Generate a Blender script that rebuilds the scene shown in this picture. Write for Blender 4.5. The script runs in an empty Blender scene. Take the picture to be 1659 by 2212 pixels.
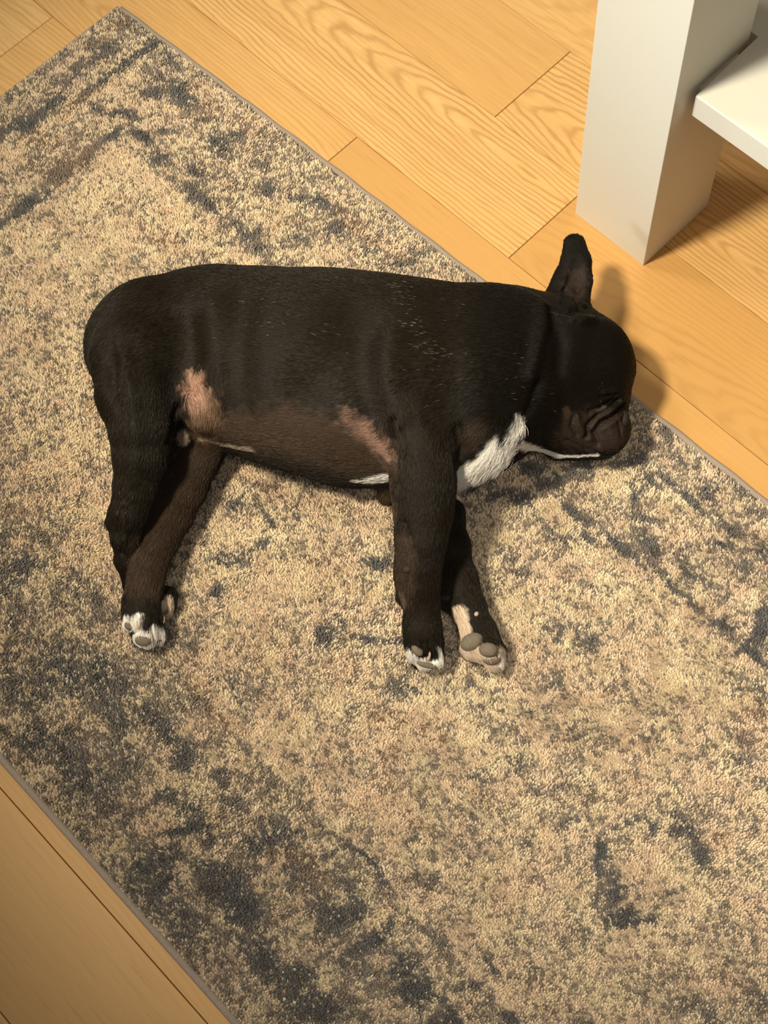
import bpy, math, random
import numpy as np
from mathutils import Matrix, Vector

random.seed(4)
RNG = np.random.default_rng(11)
S = bpy.context.scene
COL = S.collection

# ------------------------------------------------------------------ camera
F_PX, CX, CY = 3070.0, 829.5, 1106.0
CAM = np.array([0.46395, -0.34000, 1.35])
M = np.array([[0.70117158, 0.63906107, -0.3161635],
              [0.71028479, -0.6646885, 0.23169962],
              [-0.06208004, -0.38702732, -0.91997605]])   # columns: right, down, forward in world axes
cam_d = bpy.data.cameras.new('camera')
cam = bpy.data.objects.new('camera', cam_d)
COL.objects.link(cam)
cam_d.sensor_fit = 'VERTICAL'
cam_d.sensor_height = 36.0
cam_d.lens = F_PX / 2212.0 * 36.0
cam_d.clip_start = 0.02
cam.matrix_world = Matrix(((M[0, 0], -M[0, 1], -M[0, 2], CAM[0]),
                           (M[1, 0], -M[1, 1], -M[1, 2], CAM[1]),
                           (M[2, 0], -M[2, 1], -M[2, 2], CAM[2]),
                           (0, 0, 0, 1)))
S.camera = cam

# ------------------------------------------------------------------ light and exposure
S.view_settings.view_transform = 'Standard'
S.view_settings.look = 'None'
S.view_settings.gamma = 1.0
S.view_settings.use_curve_mapping = False
S.view_settings.exposure = 0.0

W = bpy.data.worlds.new('room_ambience')
S.world = W
W.use_nodes = True
W.node_tree.nodes['Background'].inputs['Color'].default_value = (1.0, 0.96, 0.90, 1)
W.node_tree.nodes['Background'].inputs['Strength'].default_value = 0.20


def lamp(name, kind, loc, target, power, colour, size, spot=None, blend=1.0):
    d = bpy.data.lights.new(name, kind)
    d.energy = power
    d.color = colour
    if kind == 'AREA':
        d.shape = 'DISK'
        d.size = size
    else:
        d.shadow_soft_size = size
    if spot:
        d.spot_size = math.radians(spot)
        d.spot_blend = blend
    o = bpy.data.objects.new(name, d)
    COL.objects.link(o)
    o.location = loc
    o.rotation_euler = (Vector(target) - Vector(loc)).to_track_quat('-Z', 'Y').to_euler()
    return o


lamp('key_fill_spot', 'SPOT', (-0.42, -0.80, 2.30), (-0.02, 0.42, 0.0), 345, (1.0, 0.885, 0.66), 0.15, 47, 1.0)
lamp('key_fill_spot', 'SPOT', (-1.45, -0.20, 2.30), (-0.22, 0.34, 0.0), 90, (1.0, 0.92, 0.78), 0.20, 40, 1.0)  # added fill from the left that lifts the shadows, no such source seen
lamp('key_fill_spot', 'SPOT', (0.95, -0.35, 2.30), (0.58, -0.02, 0.0), 95, (1.0, 0.92, 0.78), 0.30, 34, 1.0)  # added spot to brighten the lower right of the rug, source unseen
lamp('cool_table_fill', 'SPOT', (-0.50, -1.50, 1.25), (0.12, 0.43, 0.40), 120, (0.74, 0.85, 1.0), 0.25, 24, 1.0)  # added narrow cool light that tints and brightens table leg and shelf


# ------------------------------------------------------------------ helpers
def at(px, py, z=0.0):
    """world point at height z seen at that place of the photograph"""
    d = M @ np.array([px - CX, py - CY, F_PX])
    return CAM + d * ((z - CAM[2]) / d[2])


def depth(p):
    return float((np.asarray(p) - CAM) @ M[:, 2])


def tag(o, label=None, cat=None, group=None, kind=None):
    for k, v in (('label', label), ('category', cat), ('group', group), ('kind', kind)):
        if v:
            o[k] = v
    return o


def link(name, me, mat=None, parent=None):
    o = bpy.data.objects.new(name, me)
    COL.objects.link(o)
    if mat:
        me.materials.append(mat)
    if parent:
        o.parent = parent
    return o


def mesh_from(name, V, Fc, smooth=True):
    me = bpy.data.meshes.new(name)
    V = np.asarray(V, dtype=np.float32)
    me.from_pydata(V.tolist() if len(V) < 3000 else [], [], [list(f) for f in Fc] if len(V) < 3000 else [])
    if len(V) >= 3000:
        Fc = np.asarray(Fc, dtype=np.int32)
        n, k = Fc.shape
        me.vertices.add(len(V))
        me.vertices.foreach_set('co', V.ravel())
        me.loops.add(n * k)
        me.loops.foreach_set('vertex_index', Fc.ravel())
        me.polygons.add(n)
        me.polygons.foreach_set('loop_start', np.arange(0, n * k, k, dtype=np.int32))
        me.update(calc_edges=True)
    if smooth:
        me.polygons.foreach_set('use_smooth', np.ones(len(me.polygons), dtype=bool))
    me.update()
    return me


def hash2(ix, iy, s=0):
    h = (ix.astype(np.int64) * 374761393 + iy.astype(np.int64) * 668265263 + s * 974711) & 0xffffffff
    h = ((h ^ (h >> 13)) * 1274126177) & 0xffffffff
    return ((h ^ (h >> 16)) & 0xffff) / 65535.0


def vnoise(x, y, s=0):
    ix = np.floor(x); iy = np.floor(y)
    fx = x - ix; fy = y - iy
    fx = fx * fx * (3 - 2 * fx); fy = fy * fy * (3 - 2 * fy)
    a = hash2(ix, iy, s); b = hash2(ix + 1, iy, s); c = hash2(ix, iy + 1, s); d = hash2(ix + 1, iy + 1, s)
    return (a * (1 - fx) + b * fx) * (1 - fy) + (c * (1 - fx) + d * fx) * fy


def fbm(x, y, s=0, n=3):
    t = 0; a = 0.5; w = 0
    for i in range(n):
        t = t + a * vnoise(x * 2 ** i, y * 2 ** i, s + i * 7); w += a; a *= 0.55
    return t / w


def sstep(a, b, x):
    t = np.clip((x - a) / (b - a), 0, 1)
    return t * t * (3 - 2 * t)


class NT:
    """small wrapper round a material's node tree"""
    def __init__(s, name):
        s.m = bpy.data.materials.new(name)
        s.m.use_nodes = True
        s.t = s.m.node_tree
        s.b = s.t.nodes['Principled BSDF']

    def n(s, kind, **kw):
        nd = s.t.nodes.new(kind)
        for k, v in kw.items():
            setattr(nd, k, v)
        return nd

    def l(s, a, b):
        s.t.links.new(a, b)

    def math(s, op, a, b=None, clamp=False):
        nd = s.n('ShaderNodeMath', operation=op, use_clamp=clamp)
        for i, v in enumerate((a, b)):
            if v is None:
                continue
            if isinstance(v, (int, float)):
                nd.inputs[i].default_value = v
            else:
                s.l(v, nd.inputs[i])
        return nd.outputs[0]

    def mix(s, f, a, b, mode='MIX'):
        nd = s.n('ShaderNodeMix', data_type='RGBA', blend_type=mode)
        for i, v in ((0, f), (6, a), (7, b)):
            if isinstance(v, (int, float)):
                nd.inputs[i].default_value = v
            elif isinstance(v, tuple):
                nd.inputs[i].default_value = v + (1,) if len(v) == 3 else v
            else:
                s.l(v, nd.inputs[i])
        return nd.outputs[2]

    def attr(s, name):
        return s.n('ShaderNodeAttribute', attribute_name=name)

    def noise(s, vec, scale, detail=2, rough=0.5):
        nd = s.n('ShaderNodeTexNoise')
        nd.inputs['Scale'].default_value = scale
        nd.inputs['Detail'].default_value = detail
        nd.inputs['Roughness'].default_value = rough
        if vec is not None:
            s.l(vec, nd.inputs['Vector'])
        return nd.outputs['Fac']

    def set(s, **kw):
        for k, v in kw.items():
            s.b.inputs[k.replace('_', ' ')].default_value = v


# ------------------------------------------------------------------ materials
def mat_wood():
    t = NT('oak_planks')
    geo = t.n('ShaderNodeNewGeometry')
    sep = t.n('ShaderNodeSeparateXYZ'); t.l(geo.outputs['Position'], sep.inputs[0])
    x, y = sep.outputs[0], sep.outputs[1]
    pk = t.attr('plank'); sp = t.n('ShaderNodeSeparateXYZ'); t.l(pk.outputs['Vector'], sp.inputs[0])
    seed, tone, ring = sp.outputs
    ax = t.attr('apex'); sa = t.n('ShaderNodeSeparateXYZ'); t.l(ax.outputs['Vector'], sa.inputs[0])
    x0, y0, _ = sa.outputs
    so = t.math('MULTIPLY', seed, 37.0)

    def vec(sx, sy):
        c = t.n('ShaderNodeCombineXYZ')
        t.l(t.math('ADD', t.math('MULTIPLY', x, sx), so), c.inputs[0])
        t.l(t.math('MULTIPLY', y, sy), c.inputs[1])
        t.l(so, c.inputs[2])
        return c.outputs[0]
    # rings of a cathedral figure about the plank's own apex
    dx = t.math('MULTIPLY', t.math('SUBTRACT', x, x0), 0.11)
    dy = t.math('SUBTRACT', y, y0)
    rad = t.math('SQRT', t.math('ADD', t.math('MULTIPLY', dx, dx), t.math('MULTIPLY', dy, dy)))
    wob = t.math('MULTIPLY', t.math('SUBTRACT', t.noise(vec(4.0, 14.0), 1.0, 2), 0.5), 0.022)
    wob2 = t.math('MULTIPLY', t.math('SUBTRACT', t.noise(vec(26.0, 70.0), 1.0, 2), 0.5), 0.006)
    f = t.math('ADD', t.math('ADD', rad, wob), wob2)
    s = t.math('SINE', t.math('MULTIPLY', f, 2 * math.pi / 0.0058))
    line = t.math('POWER', t.math('MULTIPLY', t.math('ADD', s, 1.0), 0.5), 2.6)
    line = t.math('MULTIPLY', line, t.math('ADD', 0.35, t.noise(vec(6, 40), 1.0, 1)))
    line = t.math('MULTIPLY', line, ring, clamp=True)
    fib = t.noise(vec(16.0, 420.0), 1.0, 3, 0.65)
    fib2 = t.noise(vec(9.0, 160.0), 1.0, 2, 0.6)
    big = t.noise(vec(3.0, 12.0), 1.0, 2)
    light = (0.74, 0.48, 0.20)
    dark = (0.52, 0.28, 0.085)
    c = t.mix(tone, light, dark)
    ramp = t.math('MULTIPLY', t.math('SUBTRACT', fib2, 0.35), 1.5, clamp=True)
    c = t.mix(t.math('MULTIPLY', ramp, 0.95), c, (0.52, 0.29, 0.095))
    c = t.mix(t.math('MULTIPLY', line, 0.72), c, (0.36, 0.185, 0.055))
    pores = t.math('MULTIPLY', t.math('SUBTRACT', fib, 0.56), 3.5, clamp=True)
    c = t.mix(t.math('MULTIPLY', pores, 0.62), c, (0.34, 0.18, 0.06))
    c = t.mix(t.math('MULTIPLY', t.math('SUBTRACT', big, 0.3), 0.5, clamp=True), c, (0.62, 0.33, 0.10))
    # a few small knots
    vk = t.n('ShaderNodeTexVoronoi'); vk.inputs['Scale'].default_value = 1.0
    t.l(vec(5.5, 9.0), vk.inputs['Vector'])
    kn = t.math('SUBTRACT', 1.0, t.math('MULTIPLY', vk.outputs['Distance'], 26.0), clamp=True)
    c = t.mix(t.math('MULTIPLY', kn, 0.8), c, (0.13, 0.06, 0.02))
    t.l(c, t.b.inputs['Base Color'])
    t.set(Roughness=0.46)
    t.b.inputs['Specular IOR Level'].default_value = 0.35
    bmp = t.n('ShaderNodeBump'); bmp.inputs['Strength'].default_value = 0.25; bmp.inputs['Distance'].default_value = 0.0006
    t.l(t.math('SUBTRACT', t.math('MULTIPLY', line, -0.6), fib), bmp.inputs['Height'])
    t.l(bmp.outputs[0], t.b.inputs['Normal'])
    return t.m


def mat_plain(name, col, rough=0.5, spec=0.5, bump=None, vary=None):
    t = NT(name)
    t.set(Roughness=rough)
    t.b.inputs['Specular IOR Level'].default_value = spec
    tc = t.n('ShaderNodeTexCoord')
    nz = t.noise(tc.outputs['Object'], vary[0] if vary else 60, 3)
    a = vary[1] if vary else 0.03
    t.l(t.mix(nz, tuple(v * (1 - a) for v in col), tuple(min(1, v * (1 + a)) for v in col)), t.b.inputs['Base Color'])
    if bump:
        b = t.n('ShaderNodeBump'); b.inputs['Strength'].default_value = bump[1]; b.inputs['Distance'].default_value = bump[2]
        t.l(t.noise(tc.outputs['Object'], bump[0], 3), b.inputs['Height'])
        t.l(b.outputs[0], t.b.inputs['Normal'])
    return t.m


def mat_attr(name, attr, rough, spec, sheen=0.0, bump=None):
    t = NT(name)
    t.l(t.attr(attr).outputs['Color'], t.b.inputs['Base Color'])
    t.set(Roughness=rough)
    t.b.inputs['Specular IOR Level'].default_value = spec
    if sheen:
        t.b.inputs['Sheen Weight'].default_value = sheen
        t.b.inputs['Sheen Roughness'].default_value = 0.4
    if bump:
        tc = t.n('ShaderNodeTexCoord')
        b = t.n('ShaderNodeBump'); b.inputs['Strength'].default_value = bump[1]; b.inputs['Distance'].default_value = bump[2]
        t.l(t.noise(tc.outputs['Object'], bump[0], 3), b.inputs['Height'])
        t.l(b.outputs[0], t.b.inputs['Normal'])
    return t.m


WOOD = mat_wood()
GAP = mat_plain('plank_gap', (0.10, 0.055, 0.02), 0.9)
LACQUER = mat_plain('white_lacquer', (0.67, 0.64, 0.55), 0.38, 0.4, (900, 0.03, 0.0004), (8, 0.01))
BINDING = mat_plain('taupe_binding', (0.33, 0.27, 0.22), 0.9, 0.2, (1400, 0.6, 0.001), (500, 0.25))
BACKING = mat_plain('rug_backing', (0.16, 0.13, 0.10), 0.95, 0.1)

# ------------------------------------------------------------------ floor
# oak planks laid along X; one mesh, pattern pieces of the floor
PITCH = 0.129
ROW0 = 0.440
joints = {0: [-1.60, -0.2615, 0.95], 1: [-1.35, -0.66, 0.42, 1.4], 2: [-1.1, -0.1, 1.1],
          -1: [-1.5, -0.1176, 1.0], -2: [-1.7, -0.3595, 0.72], -3: [-0.7665, 0.5],
          -4: [-1.3, -0.2, 0.9], -5: [-0.9, 0.15], -6: [-1.2, 0.4], -7: [-0.6, 0.8], -8: [-1.1, 0.65], -9: [-0.5, 0.75],
          -10: [-0.8, 0.3], -11: [-0.2, 0.9], 3: [-0.8, 0.3, 1.3], 4: [-0.5, 0.7], 5: [-1.0, 0.1, 1.2]}
# (tone, ring strength, apex x, apex y offset in the row)
style = {(-1, 0): (0.15, 0.95, -0.17, 0.098), (-1, 1): (0.90, 0.45, 0.5, 0.02), (-2, 0): (0.42, 0.55, -0.62, 0.05),
         (-2, 1): (0.80, 0.05, 0.4, 0.3), (0, 0): (0.55, 0.12, -0.9, 0.2), (0, 1): (0.25, 0.9, 0.12, 0.045),
         (-3, 0): (0.35, 0.6, -0.5, 0.0), (-3, -1): (0.0, 0.5, -1.2, 0.16), (-7, 0): (0.75, 0.35, 0.5, 0.13),
         (-8, 0): (0.75, 0.10, 0.9, 0.2), (-7, 1): (0.75, 0.35, 0.5, 0.13), (-8, 1): (0.75, 0.10, 0.9, 0.2)}  # lower left rows toned darker, soft shadow put into the plank colour
V, Fc, mi, pl, ap = [], [], [], [], []
g = 0.0003
for r in range(-11, 6):
    ya, yb = ROW0 + r * PITCH, ROW0 + (r + 1) * PITCH
    js = [-2.3] + joints.get(r, []) + [2.3]
    for k in range(len(js) - 1):
        xa, xb = js[k], js[k + 1]
        st = style.get((r, k - 1 if r == -3 else (k - 1)), None)
        if st is None:
            st = (random.uniform(0.1, 0.6), random.uniform(0.1, 0.8), random.uniform(-1, 1), random.uniform(0, PITCH))
        b = len(V)
        w = 0.0008
        V += [(xa + g, ya + g, -w), (xb - g, ya + g, -w), (xb - g, yb - g, -w), (xa + g, yb - g, -w),
              (xa + g + w * .6, ya + g + w * .6, 0), (xb - g - w * .6, ya + g + w * .6, 0), (xb - g - w * .6, yb - g - w * .6, 0), (xa + g + w * .6, yb - g - w * .6, 0),
              (xa + g, ya + g, -.01), (xb - g, ya + g, -.01), (xb - g, yb - g, -.01), (xa + g, yb - g, -.01)]
        fs = [(4, 5, 6, 7)] + [(i, (i + 1) % 4, 4 + (i + 1) % 4, 4 + i) for i in range(4)] + [(8 + i, 8 + (i + 1) % 4, (i + 1) % 4, i) for i in range(4)]
        for f in fs:
            Fc.append([b + i for i in f]); mi.append(0)
        pl += [((r * 3 + k) * 0.37 % 5 + 0.1, st[0], st[1])] * 12
        ap += [(st[2], ya + st[3], 0)] * 12
b = len(V)
V += [(-2.3, -0.98, -.009), (2.3, -0.98, -.009), (2.3, 1.21, -.009), (-2.3, 1.21, -.009),
      (-2.3, -0.98, -.03), (2.3, -0.98, -.03), (2.3, 1.21, -.03), (-2.3, 1.21, -.03)]
for f in [(0, 1, 2, 3), (7, 6, 5, 4)] + [(4 + i, 4 + (i + 1) % 4, (i + 1) % 4, i) for i in range(4)]:
    Fc.append([b + i for i in f]); mi.append(1)
pl += [(0, 0, 0)] * 8; ap += [(0, 0, 0)] * 8
me = bpy.data.meshes.new('floor')
me.from_pydata(V, [], Fc)
for nm, dat in (('plank', pl), ('apex', ap)):
    a = me.attributes.new(nm, 'FLOAT_VECTOR', 'POINT')
    a.data.foreach_set('vector', np.array(dat, dtype=np.float32).ravel())
me.materials.append(WOOD); me.materials.append(GAP)
me.polygons.foreach_set('material_index', np.array(mi, dtype=np.int32))
floor = bpy.data.objects.new('floor', me)
COL.objects.link(floor)
tag(floor, kind='structure')

# ------------------------------------------------------------------ rug
RX0, RX1 = -0.710, 1.55
RY0 = -0.4425
RUG_T = 0.0065      # top of the woven base; the pile stands on it


def rug_top_y(x):
    return 0.2615 + 0.030 * (x + 0.12) + 0.010 * np.sin((x + 0.7) * 3.0) * 0.3


def rug_left_x(y):
    return RX0 - 0.004 + 0.016 * (y + 0.1) * 0.0 + 0 * y


# pattern: soft blots of colour (photo place, size in px, strength); + is slate, - is cream
def blots(lst):
    out = []
    for q in lst:
        p = at(q[0], q[1], 0.008)
        s = depth(p) / F_PX
        ang = q[5] if len(q) > 5 else 0
        # angle given in the picture: turned into the rug plane
        p2 = at(q[0] + 30 * math.cos(math.radians(ang)), q[1] + 30 * math.sin(math.radians(ang)), 0.008)
        u = (p2 - p)[:2]; u = u / np.linalg.norm(u)
        out.append((p[0], p[1], q[2] * s, q[3] * s, q[4], u[0], u[1]))
    return out


SLATE = blots([
    # outer and inner dark stripes and blots of the left border
    (300, 120, 90, 9, .75, -33), (200, 195, 60, 9, .6, -38), (90, 250, 60, 16, .5, -38), (55, 270, 30, 22, .6, 0), (10, 290, 40, 14, .6, -38),
    (240, 110, 45, 20, .5, -30), (160, 160, 50, 22, .45, -35), (210, 100, 30, 18, .45, 0), (110, 230, 30, 14, .6, -35),
    (330, 200, 16, 26, .75, 80), (345, 170, 20, 16, .5, 0), (210, 235, 22, 10, .6, 30), (245, 245, 30, 8, .55, -10), (280, 250, 30, 14, .75, 20),
    (240, 300, 34, 9, .8, -40), (190, 345, 34, 16, .65, -40), (130, 375, 34, 22, .7, -45), (60, 440, 30, 20, .75, -35), (20, 475, 40, 10, .6, -35),
    (105, 420, 60, 7, .6, -38), (310, 300, 34, 14, .8, 38), (350, 345, 30, 14, .65, 42), (270, 55, 22, 20, .4, 0),
    (395, 215, 44, 20, .65, 40), (385, 190, 22, 18, .6, 0), (440, 255, 26, 12, .5, 0), (470, 310, 30, 22, .55, 30), (510, 290, 22, 12, .6, 0), (420, 375, 26, 14, .65, 20),
    (370, 130, 36, 12, .5, 45), (330, 90, 20, 20, .45, 0), (445, 440, 50, 14, .75, 42), (410, 405, 26, 12, .5, 0), (420, 425, 18, 22, .55, 0),
    (490, 340, 30, 18, .45, 0), (560, 360, 26, 14, .5, 0), (575, 410, 26, 20, .6, 0), (640, 430, 20, 14, .45, 0), (690, 440, 34, 14, .6, 20), (720, 460, 26, 12, .5, 0),
    (540, 510, 26, 14, .6, -30), (560, 540, 30, 14, .65, 0), (510, 490, 30, 8, .6, 42), (650, 520, 20, 9, .4, 0), (730, 500, 30, 20, .45, 0), (800, 545, 26, 14, .4, 0),
    (870, 570, 30, 10, .5, 0), (900, 545, 30, 10, .4, 0), (620, 570, 20, 8, .3, 0), (360, 285, 20, 8, .55, 0), (330, 350, 20, 10, .5, 30),
    # left flank of the field
    (25, 1250, 34, 50, .55, 20), (60, 1220, 26, 26, .4, 0), (30, 1330, 26, 30, .4, 0), (0, 1170, 30, 40, .4, 0), (120, 1150, 26, 16, .25, 0), (210, 1320, 22, 30, .3, 0), (100, 1050, 30, 20, .25, 0),
    (150, 1450, 90, 60, .55, 30), (240, 1470, 60, 40, .5, 40), (60, 1500, 60, 40, .5, 20), (20, 1420, 26, 20, .4, 0), (330, 1560, 60, 18, .5, 45), (250, 1550, 60, 26, .5, 40), (370, 1590, 20, 36, .6, -30),
    (130, 1610, 80, 40, .5, 30), (60, 1600, 40, 40, .4, 0), (200, 1700, 80, 40, .6, 45), (270, 1640, 40, 50, .4, 0), (400, 1640, 30, 30, .65, 0), (365, 1720, 34, 22, .75, 0), (390, 1795, 40, 12, .85, -10),
    (360, 1850, 40, 30, .75, 20), (430, 1780, 60, 24, .6, 45), (480, 1690, 40, 18, .6, 45), (500, 1740, 30, 26, .55, 20), (330, 1900, 70, 50, .65, 45), (470, 1900, 70, 50, .7, 45), (530, 1960, 60, 40, .8, 45),
    (400, 1990, 60, 40, .6, 45), (560, 1830, 40, 30, .6, 0), (610, 1800, 50, 30, .6, 30), (650, 1880, 50, 40, .6, 40), (580, 2080, 90, 40, .55, 45), (680, 2180, 70, 30, .6, 0), (640, 2110, 40, 30, .7, 0),
    (740, 1990, 60, 30, .6, -30), (810, 2030, 50, 16, .7, -35), (760, 1930, 40, 16, .55, 45), (700, 1970, 40, 30, .55, 45), (900, 2140, 40, 26, .85, -30), (870, 2090, 26, 30, .7, 0), (960, 2170, 60, 12, .7, 48),
    (1020, 2130, 44, 9, .6, -5), (1050, 2090, 30, 12, .7, 40), (945, 2030, 34, 10, .65, 40), (1110, 2200, 22, 16, .7, 0), (960, 2210, 40, 20, .7, 0),
    (800, 1870, 60, 8, .85, 50), (755, 1830, 30, 8, .55, 45), (720, 1850, 30, 8, .5, -20), (770, 1970, 30, 8, .5, 50), (920, 1920, 44, 5, .5, -45), (900, 1950, 44, 5, .45, -45), (935, 1890, 34, 5, .45, -45),
    (680, 1900, 40, 30, .5, 0), (770, 2060, 60, 24, .35, -35),
    # inside the field, between the legs and below
    (510, 1090, 20, 14, .7, 0), (580, 1120, 40, 8, .6, 60), (555, 1050, 40, 8, .45, 0), (640, 1110, 24, 10, .6, 70), (490, 1210, 30, 20, .6, 0), (470, 1280, 16, 14, .75, 0), (560, 1180, 30, 9, .6, -20), (670, 1060, 24, 18, .4, 0),
    (810, 1220, 34, 16, .75, 0), (690, 1300, 8, 8, .7, 0), (700, 1370, 24, 20, .75, 20), (735, 1345, 30, 8, .6, 40), (800, 1385, 60, 10, .65, 5), (690, 1385, 12, 26, .6, 0), (850, 1390, 30, 10, .5, 0), (530, 1200, 14, 30, .4, 0),
    (500, 1480, 60, 30, .3, 30), (420, 1400, 26, 16, .45, 0), (640, 1440, 30, 30, .3, 0), (870, 1490, 54, 18, .5, 5), (850, 1470, 20, 14, .4, 0), (1020, 1480, 20, 10, .4, 0), (1150, 1545, 12, 16, .5, 0),
    (1190, 1470, 26, 26, .35, 30), (1260, 1400, 40, 24, .35, 30), (1050, 1460, 14, 12, .4, 0), (1245, 1590, 26, 16, .3, 0), (1120, 1660, 20, 30, .4, 60), (1030, 1680, 20, 10, .4, 0),
    (1300, 1850, 16, 46, .85, 6), (1330, 1930, 26, 20, .75, 0), (1350, 1980, 40, 22, .9, 20), (1320, 1990, 20, 20, .6, 0), (1410, 1990, 24, 14, .6, 0), (1290, 1940, 10, 26, .5, 30), (1320, 1900, 16, 18, .6, 0),
    (1490, 1800, 60, 18, .65, 50), (1510, 1850, 22, 18, .85, 0), (1412, 1785, 10, 12, .8, 0), (1370, 1775, 40, 10, .5, -15), (1455, 1795, 20, 16, .5, 0), (1460, 1930, 30, 8, .45, -20), (1230, 1780, 44, 12, .4, -20), (1220, 1830, 8, 26, .4, 0), (1140, 1820, 16, 30, .35, 10),
    (1600, 1640, 24, 14, .5, 0), (1650, 1690, 30, 14, .4, 0), (1620, 2150, 50, 30, .35, 30), (1640, 1510, 16, 40, .4, 0), (1560, 2080, 30, 20, .3, 0), (1170, 2110, 40, 30, .3, 0), (1500, 2180, 50, 30, .3, 30),
    # right border, below the head
    (1150, 1010, 24, 16, .6, 0), (1215, 1040, 50, 18, .75, 0), (1250, 1020, 30, 22, .6, 0), (1180, 1020, 30, 10, .5, 0), (1085, 1070, 40, 12, .6, -10), (1120, 1085, 40, 12, .5, -15), (1060, 1085, 10, 20, .5, 0), (1130, 1075, 12, 30, .5, 70),
    (1160, 1115, 44, 9, .55, 45), (1240, 1110, 40, 10, .75, 48), (1270, 1130, 20, 9, .6, 0), (1350, 1190, 60, 10, .8, 45), (1400, 1180, 34, 22, .7, 30), (1330, 1170, 24, 10, .7, 30), (1430, 1240, 50, 8, .6, 45), (1480, 1290, 50, 7, .5, 45),
    (1410, 1045, 26, 9, .75, 40), (1370, 1080, 9, 26, .65, 0), (1380, 1120, 40, 10, .55, 10), (1450, 1050, 40, 9, .6, 40), (1500, 1090, 50, 9, .6, 45), (1530, 1070, 20, 26, .5, 0), (1590, 1150, 26, 12, .75, 0), (1650, 1190, 16, 24, .8, 0), (1560, 1180, 30, 14, .6, 0),
    (1500, 1240, 40, 14, .5, 40), (1610, 1230, 20, 14, .5, 0), (1560, 1130, 24, 9, .5, 50), (1570, 1350, 34, 14, .75, 10), (1640, 1370, 16, 34, .8, 20), (1610, 1395, 40, 6, .75, -40), (1620, 1410, 40, 6, .7, 40), (1650, 1330, 20, 20, .7, 0), (1650, 1430, 30, 8, .6, 45),
    (1440, 940, 30, 10, .6, 60), (1400, 960, 30, 12, .5, 20), (1380, 985, 26, 10, .7, 60), (1470, 1000, 26, 10, .5, 45), (1360, 1000, 30, 8, .4, 0), (1210, 1170, 30, 8, .5, 30), (1265, 1160, 20, 14, .6, 30), (1225, 1165, 14, 10, .6, 0), (1130, 1240, 20, 18, .4, 30), (1290, 1270, 34, 8, .45, 0),
    (1540, 970, 30, 12, .4, 45), (1600, 1060, 40, 12, .3, 45), (1640, 1120, 24, 10, .4, 45), (1100, 1210, 40, 24, .3, 30), (1210, 1360, 40, 14, .3, 0), (1200, 1380, 14, 12, .4, 0), (1280, 1380, 24, 18, .4, 0)])
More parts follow.
